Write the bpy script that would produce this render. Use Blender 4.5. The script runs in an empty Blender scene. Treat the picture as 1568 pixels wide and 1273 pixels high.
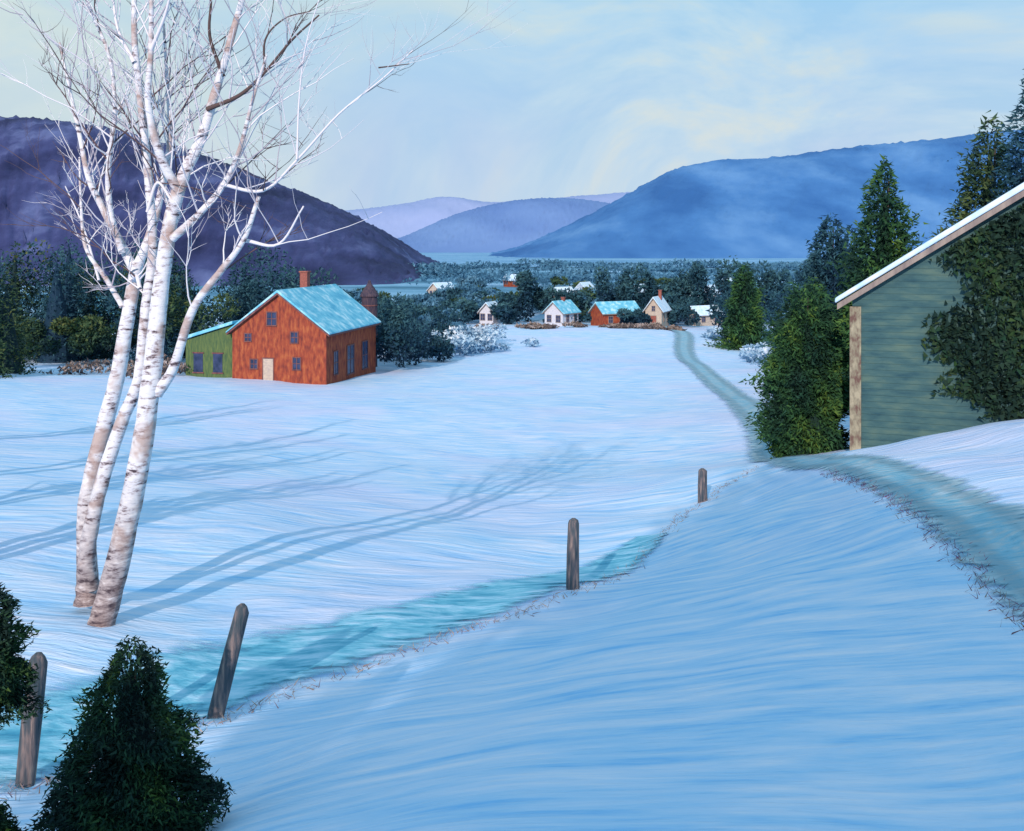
import bpy, math, random
import numpy as np
from mathutils import Vector
from mathutils.bvhtree import BVHTree
random.seed(4); rng=np.random.default_rng(7)
S=bpy.context.scene
S.view_settings.view_transform='Standard'; S.view_settings.look='None'; S.view_settings.exposure=0
SUN_EL=math.radians(23); SX,SY=-0.25,-0.968

# ---------------------------------------------------------------- materials
def newmat(name):
    m=bpy.data.materials.new(name); m.use_nodes=True
    nt=m.node_tree; b=nt.nodes['Principled BSDF']; b.inputs['Roughness'].default_value=0.85
    b.inputs['Specular IOR Level'].default_value=0.2
    return m,nt,b
def coords(nt,scale=(1,1,1),rot=(0,0,0),warp=0.0,wscale=0.2):
    tc=nt.nodes.new('ShaderNodeTexCoord'); v=tc.outputs['Object']
    if warp>0:
        n=nt.nodes.new('ShaderNodeTexNoise'); n.inputs['Scale'].default_value=wscale; n.inputs['Detail'].default_value=1
        nt.links.new(v,n.inputs['Vector'])
        a=nt.nodes.new('ShaderNodeVectorMath'); a.operation='MULTIPLY_ADD'
        nt.links.new(n.outputs['Color'],a.inputs[0]); a.inputs[1].default_value=(warp,)*3
        nt.links.new(v,a.inputs[2]); v=a.outputs[0]
    mp=nt.nodes.new('ShaderNodeMapping'); mp.inputs['Scale'].default_value=scale; mp.inputs['Rotation'].default_value=rot
    nt.links.new(v,mp.inputs['Vector']); return mp.outputs[0]
def noise(nt,vec,scale,detail=4,rough=.55):
    n=nt.nodes.new('ShaderNodeTexNoise'); n.inputs['Scale'].default_value=scale
    n.inputs['Detail'].default_value=detail; n.inputs['Roughness'].default_value=rough
    nt.links.new(vec,n.inputs['Vector']); return n.outputs['Fac']
def ramp(nt,fac,stops):
    r=nt.nodes.new('ShaderNodeValToRGB'); e=r.color_ramp.elements
    e[0].position=stops[0][0]; e[0].color=(*stops[0][1],1)
    e[1].position=stops[-1][0]; e[1].color=(*stops[-1][1],1)
    for p,c in stops[1:-1]:
        q=e.new(p); q.color=(*c,1)
    nt.links.new(fac,r.inputs[0]); return r.outputs[0]
def mix(nt,fac,a,b,mode='MIX'):
    m=nt.nodes.new('ShaderNodeMix'); m.data_type='RGBA'; m.blend_type=mode
    for s,v in ((m.inputs[0],fac),(m.inputs[6],a),(m.inputs[7],b)):
        if hasattr(v,'links'): nt.links.new(v,s)
        elif isinstance(v,(int,float)): s.default_value=v
        else: s.default_value=(*v,1)
    return m.outputs[2]
def math_(nt,op,a,b=0.0,clamp=False):
    m=nt.nodes.new('ShaderNodeMath'); m.operation=op; m.use_clamp=clamp
    for s,v in ((m.inputs[0],a),(m.inputs[1],b)):
        if hasattr(v,'links'): nt.links.new(v,s)
        else: s.default_value=v
    return m.outputs[0]
def bump(nt,b,h,strength=.4,dist=.05,prev=None):
    n=nt.nodes.new('ShaderNodeBump'); n.inputs['Strength'].default_value=strength; n.inputs['Distance'].default_value=dist
    nt.links.new(h,n.inputs['Height'])
    if prev: nt.links.new(prev,n.inputs['Normal'])
    nt.links.new(n.outputs[0],b.inputs['Normal']); return n.outputs[0]
def noisy(name,stops,scale=1,stretch=(1,1,1),bs=.3,bd=.03,rough=.85,warp=0,detail=3):
    m,nt,b=newmat(name); v=coords(nt,stretch,warp=warp)
    f=noise(nt,v,scale,detail); nt.links.new(ramp(nt,f,stops),b.inputs['Base Color'])
    b.inputs['Roughness'].default_value=rough
    if bs: bump(nt,b,f,bs,bd)
    return m
def attrmat(name,rough=.8,spec=.15):
    m,nt,b=newmat(name); a=nt.nodes.new('ShaderNodeAttribute'); a.attribute_name='Col'
    nt.links.new(a.outputs['Color'],b.inputs['Base Color']); b.inputs['Roughness'].default_value=rough
    b.inputs['Specular IOR Level'].default_value=spec
    return m

# snow ground
snow,nt,b=newmat('snow_ground')
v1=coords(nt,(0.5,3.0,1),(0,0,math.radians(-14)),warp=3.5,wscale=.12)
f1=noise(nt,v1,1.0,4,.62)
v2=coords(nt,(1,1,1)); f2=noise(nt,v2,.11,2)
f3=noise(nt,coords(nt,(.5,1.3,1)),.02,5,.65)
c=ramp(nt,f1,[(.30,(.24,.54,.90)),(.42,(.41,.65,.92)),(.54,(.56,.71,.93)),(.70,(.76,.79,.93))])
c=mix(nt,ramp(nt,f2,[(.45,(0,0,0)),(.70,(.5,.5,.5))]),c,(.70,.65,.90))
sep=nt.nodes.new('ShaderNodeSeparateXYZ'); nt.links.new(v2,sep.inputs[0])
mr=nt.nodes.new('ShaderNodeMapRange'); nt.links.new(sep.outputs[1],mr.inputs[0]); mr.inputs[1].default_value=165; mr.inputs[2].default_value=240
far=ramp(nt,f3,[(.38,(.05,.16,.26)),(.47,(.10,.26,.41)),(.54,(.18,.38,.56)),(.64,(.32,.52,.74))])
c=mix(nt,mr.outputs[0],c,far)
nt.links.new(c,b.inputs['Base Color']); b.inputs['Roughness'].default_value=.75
f4=noise(nt,v1,4.5,2,.6)
p=bump(nt,b,f1,.5,.15); bump(nt,b,f4,.7,.03,p)

roofsnow=noisy('roof_snow',[(.3,(.09,.38,.58)),(.5,(.17,.52,.70)),(.68,(.50,.74,.86))],1.2,(1,1,1),.5,.1,detail=5)
roofwhite=noisy('roof_snow_white',[(.3,(.42,.66,.88)),(.7,(.75,.82,.92))],2.0,(1,1,1),.3,.05)
brickred=noisy('barn_red_boards',[(.3,(.12,.03,.03)),(.5,(.27,.06,.035)),(.7,(.38,.12,.05))],1.6,(2.5,2.5,.8),.3,.03,detail=5)
oliveg=noisy('olive_boards',[(.3,(.04,.09,.05)),(.7,(.12,.17,.06))],2.5,(3,3,.6),.3,.03)
trimm=noisy('trim_board',[(.3,(.18,.15,.15)),(.7,(.32,.27,.24))],4,(1,1,.2),.2,.01)
barntrim=noisy('barn_trim',[(.3,(.10,.045,.06)),(.7,(.22,.10,.09))],4,(1,1,.2),.2,.01)
darkglass=noisy('window_glass',[(.3,(.015,.03,.07)),(.7,(.05,.07,.16))],2,(1,1,1),0,rough=.25)
whitep=noisy('white_boards',[(.3,(.40,.44,.56)),(.7,(.62,.63,.68))],3,(1,1,4),.2,.01)
creamp=noisy('cream_boards',[(.3,(.34,.30,.29)),(.7,(.52,.45,.37))],3,(1,1,2),.2,.01)
cornerp=noisy('corner_board_paint',[(.35,(.13,.08,.07)),(.48,(.22,.20,.15)),(.65,(.34,.31,.23))],3,(2,2,1),.3,.02)
chimb=noisy('chimney_brick',[(.3,(.16,.05,.05)),(.7,(.36,.13,.10))],6,(1,1,3),.3,.02)
silom=noisy('silo_wood',[(.3,(.03,.03,.06)),(.7,(.10,.07,.09))],3,(3,3,.5),.3,.02)
postm=noisy('weathered_post_wood',[(.3,(.03,.06,.08)),(.48,(.08,.09,.11)),(.62,(.20,.16,.16)),(.75,(.36,.28,.24))],4,(4,4,.6),.8,.04)
lakem=noisy('lake_ice',[(.35,(.09,.24,.44)),(.5,(.16,.36,.58)),(.65,(.34,.54,.78))],.012,(.35,3,1),0,warp=30,detail=5)
foliage=attrmat('foliage'); twigm=attrmat('twigs')
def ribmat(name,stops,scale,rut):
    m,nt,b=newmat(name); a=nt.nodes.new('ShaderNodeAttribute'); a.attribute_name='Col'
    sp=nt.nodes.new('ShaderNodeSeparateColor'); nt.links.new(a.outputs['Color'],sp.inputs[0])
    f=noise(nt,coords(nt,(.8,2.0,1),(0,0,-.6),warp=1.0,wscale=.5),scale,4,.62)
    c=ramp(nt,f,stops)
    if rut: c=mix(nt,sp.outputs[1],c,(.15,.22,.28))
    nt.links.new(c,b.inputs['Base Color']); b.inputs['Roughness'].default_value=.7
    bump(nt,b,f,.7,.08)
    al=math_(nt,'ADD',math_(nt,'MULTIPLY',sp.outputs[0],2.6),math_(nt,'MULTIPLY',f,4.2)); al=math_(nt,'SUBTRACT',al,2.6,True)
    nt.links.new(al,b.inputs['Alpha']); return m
stripm=ribmat('turquoise_mottle',[(.3,(.05,.30,.48)),(.42,(.11,.42,.60)),(.52,(.22,.54,.72)),(.62,(.40,.66,.85)),(.75,(.62,.75,.90))],1.8,False)  # turquoise blotches for the strip, fading out at the edges
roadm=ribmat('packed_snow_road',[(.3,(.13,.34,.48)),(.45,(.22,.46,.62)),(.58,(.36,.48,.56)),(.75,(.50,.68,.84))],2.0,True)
clap,nt,b=newmat('green_clapboard')
v=coords(nt,(1,1,1)); f=noise(nt,coords(nt,(.8,.8,3)),1.2,4,.6)
w=nt.nodes.new('ShaderNodeTexWave'); w.bands_direction='Z'; w.wave_profile='SAW'; w.inputs['Scale'].default_value=1.5; w.inputs['Distortion'].default_value=.12
nt.links.new(v,w.inputs['Vector'])
c=ramp(nt,f,[(.3,(.025,.075,.10)),(.5,(.05,.115,.125)),(.7,(.09,.155,.135))])
c=mix(nt,ramp(nt,w.outputs['Fac'],[(.0,(.6,.6,.6)),(.12,(0,0,0))]),c,(.02,.05,.05))
nt.links.new(c,b.inputs['Base Color']); bump(nt,b,w.outputs['Fac'],.8,.03)
bark,nt,b=newmat('birch_bark')
v=coords(nt,(1,1,1)); fb=noise(nt,coords(nt,(3,3,9)),1.4,4,.66); fp=noise(nt,v,1.9,3,.6)
c=ramp(nt,fb,[(.34,(.06,.045,.06)),(.41,(.40,.36,.40)),(.48,(.64,.66,.74)),(.75,(.80,.80,.82))])
c=mix(nt,ramp(nt,fp,[(.52,(0,0,0)),(.62,(.8,.8,.8))]),c,(.38,.28,.26))
sep=nt.nodes.new('ShaderNodeSeparateXYZ'); nt.links.new(v,sep.inputs[0])
mr=nt.nodes.new('ShaderNodeMapRange'); nt.links.new(sep.outputs[2],mr.inputs[0])
mr.inputs[1].default_value=2.5; mr.inputs[2].default_value=.3; mr.inputs[3].default_value=0; mr.inputs[4].default_value=.9
base=ramp(nt,fb,[(.38,(.05,.035,.045)),(.5,(.18,.125,.12)),(.6,(.34,.28,.28)),(.7,(.56,.54,.57))])
c=mix(nt,mr.outputs[0],c,base)
nt.links.new(c,b.inputs['Base Color']); bump(nt,b,fb,.6,.03)

# ---------------------------------------------------------------- helpers
def link(o,parent=None,mat=None):
    S.collection.objects.link(o)
    if mat: o.data.materials.append(mat)
    if parent: o.parent=parent
    return o
def meshobj(name,verts,faces,mat=None,parent=None,smooth=False,cols=None):
    me=bpy.data.meshes.new(name); me.from_pydata([tuple(map(float,v)) for v in verts],[],[tuple(map(int,f)) for f in faces]); me.update()
    if smooth: me.polygons.foreach_set('use_smooth',[True]*len(me.polygons))
    if cols is not None:
        a=me.attributes.new('Col','FLOAT_COLOR','POINT')
        a.data.foreach_set('color',np.asarray(cols,dtype=np.float32).ravel())
    return link(bpy.data.objects.new(name,me),parent,mat)
def empty(name,loc=(0,0,0),rz=0):
    e=bpy.data.objects.new(name,None); e.location=loc; e.rotation_euler=(0,0,rz); e.empty_display_size=.3
    S.collection.objects.link(e); return e
def box(name,c,s,mat,parent=None,bev=0):
    x,y,z=[q/2 for q in s]
    vs=[(c[0]+i*x,c[1]+j*y,c[2]+k*z) for i in(-1,1) for j in(-1,1) for k in(-1,1)]
    fs=[(0,1,3,2),(4,6,7,5),(0,4,5,1),(2,3,7,6),(0,2,6,4),(1,5,7,3)]
    o=meshobj(name,vs,fs,mat,parent)
    if bev:
        m=o.modifiers.new('b','BEVEL'); m.width=bev; m.segments=2
    return o
def extr(name,prof,y0,y1,mat,parent,bev=0):
    n=len(prof); vs=[(x,y0,z) for x,z in prof]+[(x,y1,z) for x,z in prof]
    fs=[tuple(range(n)),tuple(range(2*n-1,n-1,-1))]+[(i,i+n,(i+1)%n+n,(i+1)%n) for i in range(n)]
    o=meshobj(name,vs,fs,mat,parent)
    if bev:
        m=o.modifiers.new('b','BEVEL'); m.width=bev; m.segments=2
    return o

# ---------------------------------------------------------------- terrain
CP=np.array([(-4.77,10.2,-5.37),(-3.47,12,-5.63),(1.12,18.9,-6.39),(5.6,30,-7.6),(8.8,34,-7.15),(0,5.5,-3.15),(3,6,-3.4),(-4.5,8.6,-5.1),
(5.7,22,-5.96),(1.65,12,-4.85),(5.5,14,-4.69),(5,11,-4.2),(6.25,12.5,-4.42),(7.55,17,-4.65),(8.36,22,-5.15),(8.86,28,-5.95),
(13.4,55,-9.5),(15.4,70,-10.6),(17.6,100,-11.8),(24.5,150,-12.9),(15,30,-5.07),(12,27,-5.42),(10.2,20,-4.7),(11.3,34,-6.85),(20,34,-6),
(.25,24,-7.27),(-6.46,15.5,-5.73),(-5.9,24,-6.5),(-15.7,36,-7.46),(-30,60,-8.7),(-34.6,75,-9.8),(-13,20,-6),(-18,82,-10.8),(-14.5,80,-10.97),
(1,100,-11.8),(.6,58,-10.2),(10.7,78,-11.2),(-7.6,65,-10.16),(-21.6,70,-10.2),(1.5,150,-12.9),(.4,38,-8.85),(5.8,42,-9.24),(25.7,110,-12.8),(30,150,-13.6),
(-20,48,-8.6),(-1.88,16,-6.07),(.2,19.5,-6.55),(1.96,21,-6.85),(-5.5,11,-5.4),(-3.74,13.5,-5.7),(-3,8,-4.85),(-1.5,10,-4.75),
(25,60,-8.5),(40,100,-11.5),(-40,100,-11.5),(-60,60,-8),(0,0,-1.7),(-20,-20,-1),(20,-20,0),(-20,0,-4),(20,0,-1.5),(20,15,-3),(0,-25,0),(60,40,-5),(10,8,-3),(-25,120,-12.5),(60,140,-13.5)],float)
def U(r): 
    return np.where(r>1e-9,r*r*np.log(np.maximum(r,1e-9)),0)
P=CP[:,:2]; n=len(P)
K=U(np.linalg.norm(P[:,None]-P[None],axis=2))+np.eye(n)*2.0
A=np.zeros((n+3,n+3)); A[:n,:n]=K; A[:n,n]=1; A[:n,n+1:]=P; A[n,:n]=1; A[n+1:,:n]=P.T
sol=np.linalg.solve(A,np.concatenate([CP[:,2],np.zeros(3)]))
def H(x,y):
    x=np.asarray(x,float); y=np.asarray(y,float); sh=x.shape; q=np.stack([x.ravel(),y.ravel()],1)
    z=sol[n]+q@sol[n+1:]
    for i in range(n): z=z+sol[i]*U(np.hypot(q[:,0]-P[i,0],q[:,1]-P[i,1]))
    r=np.hypot(q[:,0],q[:,1]-60); t=np.clip((r-95)/95,0,1); t=t*t*(3-2*t)
    z=z*(1-t)-14*t
    X,Y=q[:,0],q[:,1]
    z+= .05*np.sin(X*.9+1.3*np.sin(Y*.4))*np.sin(Y*.7+X*.25)+.025*np.sin(X*2.3+Y*1.1)*np.sin(Y*1.9-X*.7)
    return z.reshape(sh)
N=460
t=np.linspace(-1,1,N)
gx=7*np.sinh(7*t); gy=14+7*np.sinh(7*t)
X,Y=np.meshgrid(gx,gy); Z=H(X,Y)
V=np.stack([X,Y,Z],2).reshape(-1,3)
idx=np.arange(N*N).reshape(N,N)
F=np.stack([idx[:-1,:-1],idx[:-1,1:],idx[1:,1:],idx[1:,:-1]],2).reshape(-1,4)
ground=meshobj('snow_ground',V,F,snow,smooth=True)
bvh=BVHTree.FromPolygons([tuple(v) for v in V.tolist()],F.tolist())
def gz(x,y):
    h=bvh.ray_cast(Vector((x,y,500)),Vector((0,0,-1)))
    return h[0].z if h[0] else -14
def catmull(pts,m):
    pts=np.array(pts,float); p=np.vstack([2*pts[0]-pts[1],pts,2*pts[-1]-pts[-2]]); out=[]
    for i in range(1,len(p)-2):
        for k in range(m):
            t=k/m; out.append(.5*((2*p[i])+(-p[i-1]+p[i+1])*t+(2*p[i-1]-5*p[i]+4*p[i+1]-p[i+2])*t*t+(-p[i-1]+3*p[i]-3*p[i+1]+p[i+2])*t**3))
    out.append(p[-2]); return np.array(out)
def ribbon(name,pts,mat,off,m=14,nw=12):
    c=catmull(pts,m); tan=np.gradient(c[:,:2],axis=0); tan/=np.linalg.norm(tan,axis=1)[:,None]+1e-9
    nor=np.stack([-tan[:,1],tan[:,0]],1); vs=[];fs=[];cs=[]
    for i,q in enumerate(c):
        for k in range(nw+1):
            s=k/nw*2-1; w=q[2]/2*1.35
            x,y=q[:2]+nor[i]*s*w
            d=max(1,math.hypot(x,y)/25)
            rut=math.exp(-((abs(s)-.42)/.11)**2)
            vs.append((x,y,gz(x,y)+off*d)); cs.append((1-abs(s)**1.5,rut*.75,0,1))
    for i in range(len(c)-1):
        for k in range(nw):
            a=i*(nw+1)+k; fs.append((a,a+1,a+nw+2,a+nw+1))
    return meshobj(name,vs,fs,mat,smooth=True,cols=cs)
ribbon('turquoise_strip',[(-12,8.5,2.4),(-8,10,2.4),(-5.5,11.3,2.4),(-3.9,13.6,2.4),(-1.9,16.1,2.1),(.2,19.5,1.7),(2.0,21.9,1.4),(3.4,25,.8)],stripm,.03,m=20)  # turquoise strip running along the fence line
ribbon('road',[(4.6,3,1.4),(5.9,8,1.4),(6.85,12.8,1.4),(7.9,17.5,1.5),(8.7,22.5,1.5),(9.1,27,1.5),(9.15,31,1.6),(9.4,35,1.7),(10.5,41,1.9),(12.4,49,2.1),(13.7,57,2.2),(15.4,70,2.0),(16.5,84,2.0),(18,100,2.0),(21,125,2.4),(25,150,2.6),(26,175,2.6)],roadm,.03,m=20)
meshobj('frozen_lake',[(x,y,-13.6) for x,y in [(-230,700),(-40,640),(90,600),(200,640),(520,800),(700,1300),(560,1900),(100,2100),(-300,1800),(-340,1100)]],[tuple(range(10))],lakem)

# ---------------------------------------------------------------- hills
def hill(name,crest,d,foot,mat,amp,seed,nx=260,ny=30,gul=.14):
    r=np.random.default_rng(seed); c=catmull([(x,z,0) for x,z in crest],12)
    xs=np.linspace(c[0,0],c[-1,0],nx); zc=np.interp(xs,c[:,0],c[:,1])
    ph=r.uniform(0,6.28,12); vs=[]
    for j in range(ny*2-1):
        s=(j/(ny-1))
        y=d-foot+s*foot; prof=math.sin(min(s,2-s)*math.pi/2)**1.15
        for i,x in enumerate(xs):
            w=sum(math.sin(x/foot*(3+2.7*k)+ph[k]+s*3*(k%3))*math.sin(s*(4+k)+ph[-k-1]) for k in range(5))/5
            g=1+w*gul*math.sin(min(s,2-s)*math.pi)
            zz=-16+(zc[i]+16)*prof*g+r.normal(0,amp)*(prof>.2)
            vs.append((x*(y/d) if s<1 else x,y,zz))
    fs=[(j*nx+i,j*nx+i+1,(j+1)*nx+i+1,(j+1)*nx+i) for j in range(ny*2-2) for i in range(nx-1)]
    return meshobj(name,vs,fs,mat,smooth=True)
hl=noisy('wooded_hill_haze_violet',[(.34,(.012,.016,.065)),(.45,(.026,.032,.11)),(.56,(.045,.056,.17)),(.68,(.12,.15,.33))],.03,(1,.5,1.3),.8,5,detail=5)  # distance haze is put into the hill base colours as blue tints
hr=noisy('wooded_hill_haze_blue',[(.34,(.03,.12,.34)),(.5,(.055,.18,.44)),(.66,(.11,.26,.53))],.009,(1,.5,1.6),.7,7,detail=5)
hm=noisy('hill_mid_haze_blue',[(.3,(.11,.20,.46)),(.7,(.16,.27,.53))],.006,(1,.6,2),.3,3)
hf=noisy('hill_far_haze_lilac',[(.3,(.24,.32,.58)),(.7,(.30,.37,.62))],.004,(1,1,2),.2,3)
k=600/1568
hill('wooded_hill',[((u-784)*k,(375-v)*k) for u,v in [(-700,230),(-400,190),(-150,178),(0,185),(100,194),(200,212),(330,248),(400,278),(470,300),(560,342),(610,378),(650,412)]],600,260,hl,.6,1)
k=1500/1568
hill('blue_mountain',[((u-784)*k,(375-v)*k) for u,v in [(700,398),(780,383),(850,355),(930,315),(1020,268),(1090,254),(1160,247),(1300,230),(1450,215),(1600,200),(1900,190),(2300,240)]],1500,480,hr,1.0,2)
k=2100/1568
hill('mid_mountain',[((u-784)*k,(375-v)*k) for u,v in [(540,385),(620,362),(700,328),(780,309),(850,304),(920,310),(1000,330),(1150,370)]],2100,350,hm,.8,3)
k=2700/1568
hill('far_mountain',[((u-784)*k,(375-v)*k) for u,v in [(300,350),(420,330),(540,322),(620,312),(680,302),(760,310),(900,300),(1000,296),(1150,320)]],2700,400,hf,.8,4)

# ---------------------------------------------------------------- buildings
def openings(e,lst,face,w,l,trim=trimm):
    for i,(a,z,ww,hh,kind) in enumerate(lst):
        m={'g':darkglass,'w':creamp,'d':chimb}[kind]
        def bx(nm,c,cz,sx,sz,out,th,mat):
            if face=='f': box(nm,(c,-out,cz),(sx,th,sz),mat,e)
            else: box(nm,(w/2+out,c,cz),(th,sx,sz),mat,e)
        tk=.08*max(1,ww*.8)
        bx('frame_top_%d'%i,a,z+hh/2+tk/2,ww+2*tk,tk,.02,.10,trim)
        bx('frame_sill_%d'%i,a,z-hh/2-tk/2,ww+2*tk,tk,.03,.14,trim)
        bx('frame_l_%d'%i,a-ww/2-tk/2,z,tk,hh,.02,.09,trim); bx('frame_r_%d'%i,a+ww/2+tk/2,z,tk,hh,.02,.09,trim)
        bx('pane_%d'%i,a,z,ww,hh,.005,.03,m)
        if kind=='g':
            bx('mullion_%d'%i,a,z,.05,hh,.03,.03,trim); bx('rail_%d'%i,a,z,ww,.05,.034,.03,trim)
def house(name,loc,rz,w,l,eave,ridge,wall,roof,front=(),side=(),chim=None,trim=trimm,down=1.5,ov=.35,off=0):
    e=empty(name,loc,rz)
    extr('walls',[(-w/2,-down),(w/2,-down),(w/2,eave),(off,ridge),(-w/2,eave)],0,l,wall,e)
    sl=(ridge-eave)/(w/2); ex=w/2+ov; ez=eave-sl*ov
    extr('roof_boards',[(-ex,ez),(off,ridge+.02),(ex,ez),(ex,ez+.14),(off,ridge+.18),(-ex,ez+.14)],-ov,l+ov,trim,e)
    extr('roof_snow',[(-ex-.05,ez+.145),(off,ridge+.185),(ex+.05,ez+.145),(ex+.05,ez+.27),(off,ridge+.42),(-ex-.05,ez+.27)],-ov-.04,l+ov+.04,roof,e,.05)
    openings(e,front,'f',w,l,trim); openings(e,side,'s',w,l,trim)
    if chim:
        cx,cy,cs,cz=chim
        box('chimney',(cx,cy,cz-1.3),(cs,cs,2.6),chimb,e,.02); box('chimney_cap',(cx,cy,cz+.06),(cs+.15,cs+.15,.12),chimb,e,.02)
    return e
RB=math.radians(-11)
barn=house('red_barn',(-18.38,80.75,-10.85),RB,7.9,12,3.95,6.9,brickred,roofsnow,
  front=[(-.6,5.0,.75,1.0,'g'),(-2.6,3.5,.5,.55,'g'),(1.3,3.55,.55,.8,'g'),(1.5,1.5,.6,.9,'g'),(-2.1,1.4,.55,.7,'g'),(-.9,.9,.85,1.9,'w')],
  side=[(2.0,1.4,.9,1.8,'g'),(5.4,1.3,1.6,2.3,'g'),(9.0,1.3,1.4,2.3,'g')],chim=(-.3,6.0,.65,8.5),trim=barntrim)
sh=empty('green_shed',(-22.3,81.5,-10.7),RB)
extr('walls',[(-4.2,-1.5),(-.02,-1.5),(-.02,4.3),(-4.2,3.0)],.4,6,oliveg,sh)
extr('roof_snow',[(-4.6,2.95),(-.02,4.36),(-.02,4.62),(-4.6,3.22)],.1,6.3,roofsnow,sh,.04)
for x in (-3.1,-1.4):
    box('window_pane',(x,.385,1.2),(.8,.04,1.5),darkglass,sh); box('window_sill',(x,.37,.4),(1.0,.1,.1),barntrim,sh); box('window_head',(x,.37,2.0),(1.0,.08,.1),barntrim,sh)
si=empty('silo',(-13.5,97,-11.6)); m_=20
def lathe(name,prof,mat,par):
    vs=[(r*math.cos(2*math.pi*i/m_),r*math.sin(2*math.pi*i/m_),z) for r,z in prof for i in range(m_)]
    fs=[(j*m_+i,j*m_+(i+1)%m_,(j+1)*m_+(i+1)%m_,(j+1)*m_+i) for j in range(len(prof)-1) for i in range(m_)]
    return meshobj(name,vs,fs,mat,par)
lathe('staves',[(.75,-1),(.75,6.8)],silom,si)
for z in (1.5,3,4.5,5.8): lathe('hoop',[(.77,z),(.8,z+.02),(.8,z+.1),(.77,z+.12)],barntrim,si)
lathe('cap',[(.9,6.7),(.9,6.82),(.5,7.5),(.2,7.9),(.12,8.2),(0.0,8.25)],silom,si)
gh=empty('green_house',(11.3,34,-6.85),math.atan2(-.38,.92))
W=12.4;pit=.655;EV=5.0
extr('gable_walls',[(0,-2.5),(W,-2.5),(W,EV),(W/2,EV+pit*W/2),(0,EV)],0,11,clap,gh)
extr('roof_boards',[(-.45,EV-.45*pit),(W/2,EV+pit*W/2+.02),(W+.45,EV-.45*pit),(W+.45,EV-.45*pit+.2),(W/2,EV+pit*W/2+.22),(-.45,EV-.45*pit+.2)],-.4,11.4,trimm,gh)
extr('roof_snow',[(-.52,EV-.45*pit+.205),(W/2,EV+pit*W/2+.225),(W+.52,EV-.45*pit+.205),(W+.52,EV-.45*pit+.38),(W/2,EV+pit*W/2+.47),(-.52,EV-.45*pit+.38)],-.46,11.46,roofwhite,gh,.06)
box('corner_board',(.1,-.03,1.2),(.36,.08,7.2),cornerp,gh,.01); box('corner_board_side',(-.03,.16,1.2),(.06,.28,7.2),cornerp,gh)
def vh(name,u,d,rz,w,l,e,r,wall,roof,**kw):
    return house(name,(u,d,gz(u,d+l/2)),math.radians(rz),w,l,e,r,wall,roof,down=2,**kw)
g=lambda a,z,w=.8,h=1.1:(a,z,w,h,'g')
vh('white_house',7.0,172,-35,3.6,5.0,2.4,4.0,whitep,roofsnow,front=[g(-.9,1.4),g(.9,1.4)],side=[g(1.5,1.4),g(4,1.4)],chim=(0,3,.5,4.8))
vh('red_village_barn',14.6,176,-62,4.0,7.5,2.4,3.9,brickred,roofsnow,side=[g(1.5,1.3),g(4,1.3,1.2,1.7),g(6.5,1.3)])
vh('white_house',-4.6,184,-20,2.6,4.0,2.2,3.6,whitep,roofwhite,front=[g(-.7,1.3),g(.7,1.3)],side=[g(2,1.3)])
vh('cream_house',32.2,184,-58,3.2,6.0,2.0,3.2,creamp,roofwhite,front=[g(-1,1.3),g(1,1.3)],side=[g(1.5,1.3),g(4.5,1.3)])
vh('cream_house',23.9,173,-22,2.8,5.5,3.0,4.9,creamp,roofwhite,front=[(0,1.1,.9,1.9,'d'),g(0,3.3,.5,.8)],side=[g(1.5,1.7,.6,1.2),g(4,1.7,.6,1.2)],chim=(.3,3.5,.5,6.2))
vh('yellow_house',-20,262,-40,4,6,2.2,3.9,creamp,roofwhite,front=[g(-1,1.6),g(1,1.6)],side=[g(2,1.6)])
vh('grey_cottage',-50.5,117,-30,3.0,4.2,4.4,5.9,silom,roofsnow,front=[g(-.8,1.3),g(.8,1.3)],side=[g(2,1.3)],trim=silom)
vh('hill_cottage',-25.0,146,25,5,7,4.4,7.0,silom,roofwhite,front=[g(-.8,1.3)],side=[g(2,1.3)])
for x,y,r_,wl,nm in [(62,300,-40,whitep,'hill_cottage'),(10,240,-50,creamp,'distant_cottage'),(31,255,-30,brickred,'distant_cottage'),(-2,340,-60,brickred,'distant_cottage'),(48,250,-30,whitep,'distant_cottage'),(18,268,-30,whitep,'distant_cottage'),(39,235,-50,creamp,'distant_cottage')]:
    vh(nm,x,y,r_,3.4,5.0,2.2,3.8,wl,roofwhite,front=[g(-.8,1.4),g(.8,1.4)],side=[g(2,1.4),g(4.0,1.4)])

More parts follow.
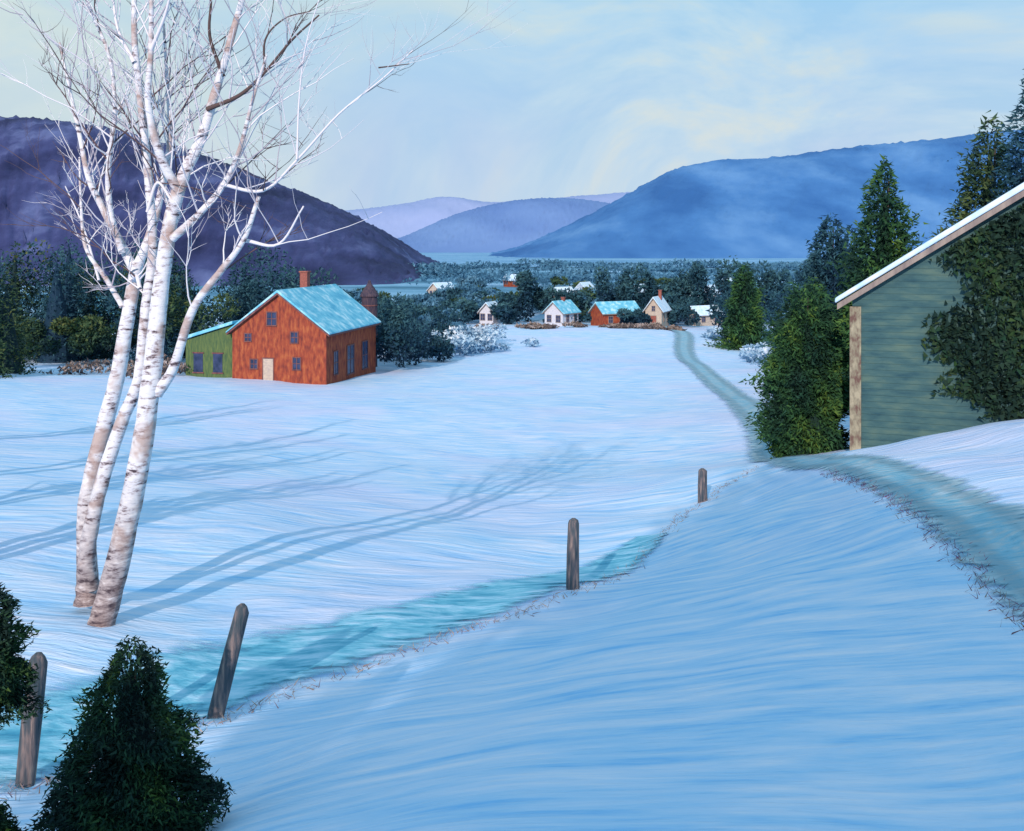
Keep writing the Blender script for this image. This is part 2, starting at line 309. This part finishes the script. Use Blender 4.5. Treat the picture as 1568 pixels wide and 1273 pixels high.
# ---------------------------------------------------------------- foliage
class Fol:
    def __init__(s): s.v=[];s.c=[];s.nv=0
    def leaves(s,c,d,size,col,asp=.42):
        m=len(c); d=d/(np.linalg.norm(d,axis=1)[:,None]+1e-9)
        r=rng.normal(0,1,(m,3)); w=np.cross(d,r); w/=np.linalg.norm(w,axis=1)[:,None]+1e-9
        L=(size*rng.uniform(.5,1.4,m))[:,None]
        a=c-d*L*.5-w*L*asp*.5; b_=c-d*L*.3+w*L*asp*.6; e=c+d*L*.6
        s.v.append(np.stack([a,b_,e],1).reshape(-1,3))
        s.c.append(np.repeat(np.hstack([np.clip(col,0,1),np.ones((m,1))]),3,axis=0))
    def build(s,name,extra=None,parent=None,mat=None):
        v=np.vstack(s.v); c=np.vstack(s.c); f=np.arange(len(v)).reshape(-1,3)
        me=bpy.data.meshes.new(name); me.vertices.add(len(v)); me.vertices.foreach_set('co',v.astype(np.float32).ravel())
        me.loops.add(len(v)); me.loops.foreach_set('vertex_index',f.ravel().astype(np.int32))
        me.polygons.add(len(f)); me.polygons.foreach_set('loop_start',np.arange(0,len(v),3,dtype=np.int32)); me.polygons.foreach_set('loop_total',np.full(len(f),3,dtype=np.int32))
        me.update(calc_edges=True)
        a=me.attributes.new('Col','FLOAT_COLOR','POINT'); a.data.foreach_set('color',c.astype(np.float32).ravel())
        return link(bpy.data.objects.new(name,me),parent,mat or foliage)
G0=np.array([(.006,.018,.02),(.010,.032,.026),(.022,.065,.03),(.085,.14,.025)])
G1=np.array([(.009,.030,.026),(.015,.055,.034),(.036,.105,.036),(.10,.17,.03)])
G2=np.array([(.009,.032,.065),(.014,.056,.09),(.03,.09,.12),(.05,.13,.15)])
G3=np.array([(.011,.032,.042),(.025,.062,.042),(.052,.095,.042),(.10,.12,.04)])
GH=np.array([(.03,.10,.18),(.045,.135,.23),(.065,.18,.29),(.11,.25,.38)])  # paler blue palette, distance haze mixed into the leaf colours
def cone(F_,x,y,z,h,r,nn,size,pal,layers=9,lumps=.3,p=.85,base=.0,soft=.0,core=.5,inner=.2):
    t=1-np.sqrt(rng.uniform(0,1,nn))
    a=rng.uniform(0,2*math.pi,nn); ph=rng.uniform(0,6.28,8)
    lay=t*layers+.45*np.sin(2*a+ph[0])+.35*np.sin(3*a+ph[1]); saw=1-(lay%1)
    R=r*(1-t)**p*(.66+.34*saw)*(1+lumps*np.sin(2*a+ph[2]+t*6)*.5+lumps*np.sin(5*a+ph[3]-t*9)*.5+.16*np.sin(t*23+ph[6]+a))
    rad=R*np.sqrt(rng.uniform(inner,1.0,nn))*(1+np.abs(rng.normal(0,.06+soft,nn)))
    c=np.stack([x+rad*np.cos(a),y+rad*np.sin(a),z+base+(h-base)*t+rng.normal(0,size*.4,nn)],1)
    d=np.stack([np.cos(a),np.sin(a),rng.normal(.05,.5,nn)],1)+rng.normal(0,.5,(nn,3))
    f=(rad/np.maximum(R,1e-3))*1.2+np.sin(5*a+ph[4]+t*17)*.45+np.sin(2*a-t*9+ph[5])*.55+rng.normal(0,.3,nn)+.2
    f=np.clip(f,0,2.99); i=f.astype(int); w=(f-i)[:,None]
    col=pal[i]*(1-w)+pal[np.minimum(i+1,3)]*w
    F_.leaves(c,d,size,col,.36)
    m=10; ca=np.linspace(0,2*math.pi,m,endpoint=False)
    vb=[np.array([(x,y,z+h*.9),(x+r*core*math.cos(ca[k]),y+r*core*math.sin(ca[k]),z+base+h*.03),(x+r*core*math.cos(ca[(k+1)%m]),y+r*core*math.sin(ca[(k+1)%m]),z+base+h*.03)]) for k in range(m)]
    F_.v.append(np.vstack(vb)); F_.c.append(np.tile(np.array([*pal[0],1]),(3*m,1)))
def blob(F_,x,y,z,w,h,nn,size,pal,lobes=7):
    cs=rng.normal(0,.33,(lobes,3)); cs[:,2]=rng.uniform(-.25,.35,lobes)
    i=rng.integers(0,lobes,nn); q=rng.normal(0,1,(nn,3)); q/=np.linalg.norm(q,axis=1)[:,None]
    rr=rng.uniform(.3,1,nn)**.5*rng.uniform(.2,.36,lobes)[i]
    pnt=cs[i]+q*rr[:,None]; c=np.stack([x+pnt[:,0]*w,y+pnt[:,1]*w,z+h*.5+pnt[:,2]*h*.9],1)
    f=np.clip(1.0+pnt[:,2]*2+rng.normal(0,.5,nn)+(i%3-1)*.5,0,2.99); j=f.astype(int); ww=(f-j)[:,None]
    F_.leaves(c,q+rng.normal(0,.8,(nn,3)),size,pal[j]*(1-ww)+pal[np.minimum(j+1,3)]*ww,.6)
def tube(vs,fs,cs,pts,rad,col,sides=8,jit=.0):
    pts=np.array(pts,float); b0=len(vs); tn=np.gradient(pts,axis=0)
    for i,pn in enumerate(pts):
        T=Vector(tn[i]).normalized(); Up=Vector((0,1,0)) if abs(T.y)<.9 else Vector((1,0,0))
        A=T.cross(Up).normalized(); B=T.cross(A)
        for k_ in range(sides):
            an=2*math.pi*k_/sides; rr=rad[i]*(1+jit*random.uniform(-1,1))
            q=Vector(pn)+A*math.cos(an)*rr+B*math.sin(an)*rr; vs.append(tuple(q)); cs.append((*col,1))
    for i in range(len(pts)-1):
        for k_ in range(sides):
            a=b0+i*sides+k_; b_=b0+i*sides+(k_+1)%sides; fs.append((a,b_,b_+sides,a+sides))
    fs.append(tuple(b0+(len(pts)-1)*sides+k_ for k_ in range(sides)))
def trunkmesh(e,h,r):
    vs,fs,cs=[],[],[]; tube(vs,fs,cs,[(0,0,-.3),(0,0,h*.4),(.02*h,0,h*.9)],[r,r*.7,r*.15],(.06,.05,.05),8,.1)
    meshobj('trunk',vs,fs,twigm,e,True,cs)
def conifer(name,x,y,h,r,nn,size,pal,zb=None,**kw):
    z=gz(x,y) if zb is None else zb
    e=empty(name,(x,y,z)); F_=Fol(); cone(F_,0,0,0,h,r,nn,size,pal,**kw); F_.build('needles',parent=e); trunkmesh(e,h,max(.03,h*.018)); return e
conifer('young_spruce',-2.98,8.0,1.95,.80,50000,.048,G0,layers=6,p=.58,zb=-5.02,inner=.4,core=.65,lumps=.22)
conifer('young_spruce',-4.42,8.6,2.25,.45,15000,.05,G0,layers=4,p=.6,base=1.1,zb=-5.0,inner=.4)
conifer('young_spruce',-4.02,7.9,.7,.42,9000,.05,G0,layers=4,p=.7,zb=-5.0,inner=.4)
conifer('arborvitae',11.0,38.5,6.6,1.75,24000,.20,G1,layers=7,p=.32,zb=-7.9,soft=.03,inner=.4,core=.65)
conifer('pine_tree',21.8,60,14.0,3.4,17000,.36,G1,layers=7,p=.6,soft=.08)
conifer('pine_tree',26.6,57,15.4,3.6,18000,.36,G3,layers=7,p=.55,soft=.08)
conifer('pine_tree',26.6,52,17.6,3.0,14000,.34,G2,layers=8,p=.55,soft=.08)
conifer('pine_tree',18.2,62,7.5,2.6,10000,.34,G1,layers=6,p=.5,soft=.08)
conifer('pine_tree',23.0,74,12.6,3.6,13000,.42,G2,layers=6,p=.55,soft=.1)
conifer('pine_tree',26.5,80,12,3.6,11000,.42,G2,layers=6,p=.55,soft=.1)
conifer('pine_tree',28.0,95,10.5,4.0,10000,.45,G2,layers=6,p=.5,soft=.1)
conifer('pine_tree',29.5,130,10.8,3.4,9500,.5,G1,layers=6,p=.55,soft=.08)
F_=Fol(); nn=16000
u=rng.uniform(2.2,9,nn); zz=rng.uniform(-.5,8.5,nn)
edge=3.3+.8*np.sin(zz*1.1+1)+.5*np.sin(zz*2.7)+np.where(zz<2,.9,0)-.3*(zz>4)*(zz-4)
keep=(u>edge+rng.normal(0,.32,nn))&(zz<EV-.2+pit*np.minimum(u,W-u))
u=u[keep];zz=zz[keep];m_2=len(u); c=np.stack([u,-rng.uniform(.03,.30,m_2),zz],1)
f=np.clip(.9+.6*np.sin(u*2+zz)+rng.normal(0,.5,m_2),0,2.99); j=f.astype(int); w_=(f-j)[:,None]
F_.leaves(c,rng.normal(0,1,(m_2,3))+np.array([0,-.4,-.5]),.20,G1[j]*(1-w_)*.8+G3[np.minimum(j+1,3)]*w_*.6,.7)
lm=F_.build('dark_leaf_mass'); lm.location=gh.location; lm.rotation_euler=gh.rotation_euler  # dark leaf mass over the right part of the gable wall
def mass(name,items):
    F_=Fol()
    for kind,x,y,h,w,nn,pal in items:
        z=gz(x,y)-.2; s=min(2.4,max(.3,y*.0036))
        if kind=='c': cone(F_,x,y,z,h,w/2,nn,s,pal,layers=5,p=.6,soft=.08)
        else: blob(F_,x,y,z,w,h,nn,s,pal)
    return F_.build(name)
it=[]
for i in range(56):
    x=rng.uniform(-66,-22); y=rng.uniform(98,135); h=rng.uniform(7,12.5)*(1.2 if x<-45 else 1)
    if abs(x+50.5)<4 and y<117: continue
    it.append(('c' if rng.random()<.35 else 'b',x,y,h,rng.uniform(5,9),1700,[G2,G2,G3][rng.integers(0,3)]))
for x,y,h in [(-38.5,74,8.5),(-41,76,12),(-39.5,80,8),(-44,84,13),(-42,95,4.5),(-46,98,4.2),(-50,102,4.6),(-38,97,5),(-47,106,4.6),(-52,107,4.8),(-49.5,108,4.2)]: it.append(('c' if h>7 else 'b',x,y,h,4.8,2500,G3))
for x,y,h,w_ in [(-10.8,93,6.2,4),(-11,99,6.8,4.5),(-11,106,5.2,6),(-14,112,7,6),(-9,104,3.6,5),(-20,104,7.5,6),(-12,125,6,7)]: it.append(('b',x,y,h,w_,1700,G2))
for i in range(9): it.append(('b',rng.uniform(-18,-9),rng.uniform(125,175),rng.uniform(3,5),rng.uniform(4,7),1000,[G2,GH][i%2]))
mass('tree_line',it)
it=[]
for i in range(60):
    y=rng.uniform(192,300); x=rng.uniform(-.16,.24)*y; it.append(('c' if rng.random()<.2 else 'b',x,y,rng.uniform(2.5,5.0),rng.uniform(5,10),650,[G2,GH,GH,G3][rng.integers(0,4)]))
for x,y,h in [(3,192,10),(.5,194,7.5),(5,195,7),(19,190,10.5),(22,192,11),(27,194,10),(36,196,11),(40,190,12),(44,190,11.5),(48,192,11),(52,196,10),(33,198,11),(31,196,9),(12.5,194,6.5),(8,196,6),(38,165,8),(34,150,7),(-8,186,4.5),(-1,182,4),(11,178,3),(19.8,175,3.6),(28.6,178,4.5),(30,188,6),(36,172,5)]: it.append(('b',x,y,h,5.2,1300,G2))
mass('village_trees',it)
it=[]
for i in range(60):
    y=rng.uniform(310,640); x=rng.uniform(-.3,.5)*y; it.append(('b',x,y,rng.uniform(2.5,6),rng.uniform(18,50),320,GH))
mass('valley_woods',it)
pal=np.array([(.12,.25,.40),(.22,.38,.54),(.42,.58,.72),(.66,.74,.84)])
it=[('b',rng.uniform(-11,-3),rng.uniform(112,140),rng.uniform(1.6,3.0),rng.uniform(3,6),700,pal) for i in range(14)]
it+=[('b',rng.uniform(27,34),rng.uniform(108,150),rng.uniform(1.2,2.4),rng.uniform(3,6),500,pal) for i in range(9)]
pb=np.array([(.04,.04,.06),(.12,.10,.10),(.25,.2,.18),(.45,.42,.45)])
it+=[('b',x,y,.9,3,300,pb) for x,y in zip(rng.uniform(-6,26,12),rng.uniform(158,166,12))]
it+=[('b',x,y,1.3,3.5,300,pb) for x,y in zip(rng.uniform(-36,-26,8),rng.uniform(80,88,8))]
mass('frosted_scrub',it)
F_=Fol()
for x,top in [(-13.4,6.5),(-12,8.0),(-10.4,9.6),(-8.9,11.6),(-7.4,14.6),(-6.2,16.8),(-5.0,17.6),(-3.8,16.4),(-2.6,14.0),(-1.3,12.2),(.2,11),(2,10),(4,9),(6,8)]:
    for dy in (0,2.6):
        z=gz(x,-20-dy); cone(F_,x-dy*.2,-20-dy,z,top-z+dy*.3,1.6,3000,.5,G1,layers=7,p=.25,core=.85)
F_.build('unseen_shade_spruces')  # unseen spruces behind the camera, added and profiled to shade the foreground

# ---------------------------------------------------------------- birch clump
birch=empty('birch_tree',(-6.22,15.5,-5.78))
vs,fs,cs=[],[],[]; tv,tf,tcs=[],[],[]
def br(pts,r0,r1,y0=0,y1=0,sides=10,dark=False):
    q=[(( u-155)*.0099,0,(965-v)*.0099) for u,v in pts]; m=len(q)
    q=[(a,y0+(y1-y0)*i/(m-1)+(.05*math.sin(i*1.7+u0)),c) for i,(a,_,c) in enumerate(q) for u0 in (pts[0][0],)]
    c=catmull(q,6); n_=len(c); rad=[(r0+(r1-r0)*(i/(n_-1))**.8)*(1+.35*math.exp(-i/2.0)*(r0>.12)) for i in range(n_)]
    if r0>.04 and not dark: tube(vs,fs,cs,c,rad,(1,1,1),sides,.06)
    else: tube(tv,tf,tcs,c,rad,(.10,.07,.07) if dark else (.70,.69,.76),6,.03)
    return c,rad
L=[]
def B(*a,**k): L.append(br(*a,**k))
B([(150,985),(157,950),(182,850),(215,700),(232,560),(240,450),(255,350),(275,280),(300,220),(320,150),(345,70),(375,-40),(395,-160)],.225,.03,0,.3)
B([(272,300),(250,250),(235,170),(240,90),(245,0),(255,-90)],.085,.02,.05,-.5)
B([(116,920),(118,860),(138,760),(170,660),(200,590),(213,480),(222,380),(212,240),(205,140),(198,60),(195,-50),(188,-170)],.14,.03,.45,.2)
B([(104,955),(101,900),(98,800),(118,700),(146,600),(165,490),(176,410)],.18,.10,.8,.9)
B([(175,425),(145,380),(110,320),(85,270),(65,200),(38,110),(20,40)],.085,.018,.9,1.6)
B([(176,420),(200,350),(222,260),(230,200),(222,120),(215,20)],.085,.02,.9,1.0)
B([(155,395),(140,340),(135,290),(142,240),(156,180),(150,90),(120,10),(105,-50)],.06,.02,.9,.3)
B([(238,610),(265,570),(300,480),(345,425),(385,375),(410,310)],.095,.03,.1,-.6)
B([(385,375),(440,380),(480,325)],.03,.012,-.4,-.7)
B([(262,372),(305,335),(345,290),(375,235),(398,165),(420,100)],.07,.018,.1,-.5)
B([(345,290),(410,300),(465,255),(530,190),(595,140),(640,100)],.03,.008,-.2,-.9)
B([(312,172),(365,152),(405,118),(450,72),(495,38)],.04,.012,.2,-.3,dark=True)
B([(405,118),(410,70),(440,40),(480,30)],.02,.008,0,-.3,dark=True)
B([(152,482),(120,435),(85,385),(70,310),(60,235)],.05,.015,.9,1.4)
B([(105,440),(60,350),(10,280)],.025,.01,1.2,2)
B([(205,450),(190,430),(172,440)],.035,.03,.3,.8)
B([(215,330),(235,285),(262,315)],.03,.02,.25,.1)
B([(335,120),(318,60),(322,0),(310,-60)],.035,.01,.2,0,dark=True)
B([(200,100),(165,40),(150,-40)],.04,.012,.2,.5)
B([(240,90),(275,30),(300,-50)],.035,.012,-.3,-.8)
B([(465,255),(470,160),(485,80),(520,-20)],.018,.006,-.5,-.8)
B([(590,125),(635,120)],.012,.006,-.8,-.9,dark=True)
def twig(p,d,L_,r,depth,dark,tv,tf,tcs):
    pts=[p]; dd=Vector(d).normalized(); n_=6
    for i in range(n_):
        dd=(dd+Vector((random.gauss(0,.13),random.gauss(0,.13),random.gauss(.05,.10)))).normalized(); pts.append(tuple(Vector(pts[-1])+dd*L_/n_))
    col=(.12,.08,.09) if dark else random.choice([(.78,.77,.82),(.66,.65,.74),(.42,.40,.48)])
    tube(tv,tf,tcs,pts,[r*(1-.75*i/n_) for i in range(n_+1)],col,4)
    if depth:
        for _ in range(random.randint(2,4)):
            i=random.randint(2,n_-1); nd=(dd+Vector((random.gauss(0,.6),random.gauss(0,.6),random.gauss(.1,.35)))); twig(pts[i],nd,L_*random.uniform(.35,.6),r*.55,depth-1,dark,tv,tf,tcs)
for c,rad in L:
    n_=len(c); big=rad[0]
    for i in range(3,n_-1):
        z=c[i][2]
        if z<4.6 or random.random()>(.6 if z>6.5 else .3): continue
        T=Vector(c[min(i+1,n_-1)]-c[i]).normalized(); side=Vector((random.choice([-1,1])*random.uniform(.4,1.1),random.uniform(-.9,.9),random.uniform(-.1,.5)))
        twig(tuple(c[i]),T*.9+side,random.uniform(.6,2.4),min(rad[i]*.45,.015),2 if random.random()<.5 else 1,random.random()<.18,tv,tf,tcs)
meshobj('trunks',vs,fs,bark,birch,True,cs); meshobj('branches',tv,tf,twigm,birch,True,tcs)
def bare(x,y,h,lean):
    e=empty('birch_tree',(x,y,gz(x,y)-.1)); v_,f_,c_=[],[],[]; a_,b_,d_=[],[],[]
    for s in range(3):
        an=s*2.1+x; pts=[(0.25*math.cos(an)*min(1,j*.8)+lean*j/9+ .28*math.cos(an)*j*(h/11)/2.2, .25*math.sin(an)+.24*math.sin(an)*j*(h/11)/2.2, h*j/9*(1-.08*s)) for j in range(10)]
        c=catmull(pts,3); n_=len(c); rad=[.19*(1-i/n_)**.8+.02 for i in range(n_)]; tube(v_,f_,c_,c,rad,(1,1,1),8,.05)
        for i in range(int(n_*.35),n_-1):
            for _ in range(2):
                an2=random.uniform(0,6.28); dr=Vector((math.cos(an2),math.sin(an2),.9)); twig(tuple(c[i]),dr,random.uniform(1.0,2.4)*(1.1-i/n_),rad[i]*.4+.008,1,random.random()<.2,a_,b_,d_)
    meshobj('trunks',v_,f_,bark,e,True,c_); meshobj('branches',a_,b_,twigm,e,True,d_)
bare(-17.0,25,10.5,.3); bare(-14.3,19.5,9,-.4); bare(-22.5,35,11,.3); bare(-11.2,14.5,8.5,-.5)
# ---------------------------------------------------------------- fence posts
def post(x,y,h,r,lean):
    z=gz(x,y); e=empty('fence_post',(x,y,z)); v_,f_,c_=[],[],[]
    tube(v_,f_,c_,[(0,0,-.4),(0,0,0),(lean*.5,0,h*.5),(lean,.02,h*.94),(lean*1.02,.02,h-.02),(lean*1.03,.03,h+.02)],[r*1.05,r,r*.95,r*.9,r*.7,r*.25],(1,1,1),9,.14)
    meshobj('post_wood',v_,f_,postm,e,True,c_)
post(-4.85,10.2,1.28,.10,.12); post(-3.47,12,1.3,.095,.30); post(1.12,18.9,1.28,.115,0.02); post(5.6,30,.95,.14,-.02)
F_=Fol(); path=catmull([(-6,9.3,0),(-4.77,10.1,0),(-3.3,11.9,0),(-1,15.3,0),(1.2,18.7,0),(3.4,24,0),(5.6,29.8,0),(8,33.5,0)],60)
path2=catmull([(4.9,8,0),(5.9,12,0),(7.0,17,0),(7.9,22,0),(8.3,27,0)],60)
for pp,cnt,pal2,cl in ((path,5,[(.34,.24,.2),(.45,.34,.28),(.25,.2,.25)],.5),(path2,7,[(.3,.03,.10),(.22,.03,.12),(.3,.2,.16),(.2,.1,.12)],.4)):
    for q in pp:
        for _ in range(cnt):
            if random.random()<cl: continue
            x=q[0]+random.gauss(0,.12); y=q[1]+random.gauss(0,.15); z=gz(x,y)
            F_.leaves(np.array([(x,y,z+.03)]),np.array([(random.gauss(0,.8),random.gauss(0,.5),.6)]),.13,np.array([random.choice(pal2)]),.10)
F_.build('dry_grass')

# ---------------------------------------------------------------- light, sky, camera
w=bpy.data.worlds.new('World'); S.world=w; w.use_nodes=True; nt=w.node_tree; bg=nt.nodes['Background']
sky=nt.nodes.new('ShaderNodeTexSky'); sky.sky_type='NISHITA'; sky.sun_disc=False; sky.sun_elevation=SUN_EL; sky.sun_rotation=math.atan2(SX,SY)%(2*math.pi)
sky.ozone_density=2.0; sky.dust_density=.5
tc=nt.nodes.new('ShaderNodeTexCoord')
wn=nt.nodes.new('ShaderNodeTexNoise'); wn.inputs['Scale'].default_value=2.2; wn.inputs['Detail'].default_value=1; nt.links.new(tc.outputs['Generated'],wn.inputs['Vector'])
wa=nt.nodes.new('ShaderNodeVectorMath'); wa.operation='MULTIPLY_ADD'; nt.links.new(wn.outputs['Color'],wa.inputs[0]); wa.inputs[1].default_value=(.6,.6,.6); nt.links.new(tc.outputs['Generated'],wa.inputs[2])
mp=nt.nodes.new('ShaderNodeMapping'); mp.inputs['Scale'].default_value=(1,1,2.6); mp.inputs['Location'].default_value=(.1,.5,.2)
nt.links.new(wa.outputs[0],mp.inputs[0])
sp=nt.nodes.new('ShaderNodeSeparateXYZ'); nt.links.new(tc.outputs['Generated'],sp.inputs[0])
blue=mix(nt,.85,sky.outputs[0],(1.6,4.3,6.3))
hz=ramp(nt,sp.outputs[2],[(.0,(.95,.95,.95)),(.09,(.8,.8,.8)),(.30,(0,0,0))])
c=mix(nt,hz,blue,(3.6,4.1,5.7))
nf=noise(nt,mp.outputs[0],2.4,4,.55)
cf=ramp(nt,nf,[(.36,(.12,.12,.12)),(.60,(.65,.65,.65))])
nf2=noise(nt,mp.outputs[0],5.0,5,.6)
cc=ramp(nt,nf2,[(.36,(2.9,4.5,5.8)),(.50,(4.0,5.2,5.8)),(.62,(5.2,5.6,5.0))])
c=mix(nt,cf,c,cc)
# thin, warm high cloud toward the left of the valley
dv=nt.nodes.new('ShaderNodeVectorMath'); dv.operation='DOT_PRODUCT'; nt.links.new(tc.outputs['Generated'],dv.inputs[0]); dv.inputs[1].default_value=(-.42,.88,.20)
wg=ramp(nt,dv.outputs['Value'],[(.93,(0,0,0)),(1.0,(.55,.55,.55))])
wf=mix(nt,1.0,wg,ramp(nt,nf,[(.35,(.35,.35,.35)),(.6,(1,1,1))]),'MULTIPLY')
c=mix(nt,wf,c,(5.3,5.6,4.7))
nt.links.new(c,bg.inputs[0]); bg.inputs[1].default_value=.145
sl=bpy.data.lights.new('sun','SUN'); sl.energy=4.15; sl.angle=math.radians(.5); sl.color=(1,.80,.67)
so=bpy.data.objects.new('sun',sl); S.collection.objects.link(so)
d=Vector((-SX*math.cos(SUN_EL),-SY*math.cos(SUN_EL),-math.sin(SUN_EL))); so.rotation_euler=d.to_track_quat('-Z','Y').to_euler()
cam=bpy.data.cameras.new('camera'); cam.lens=36; cam.sensor_width=36; cam.shift_y=-.1668; cam.clip_end=20000; cam.clip_start=.05
co=bpy.data.objects.new('camera',cam); co.rotation_euler=(math.radians(90),0,0); S.collection.objects.link(co); S.camera=co
print('ok')
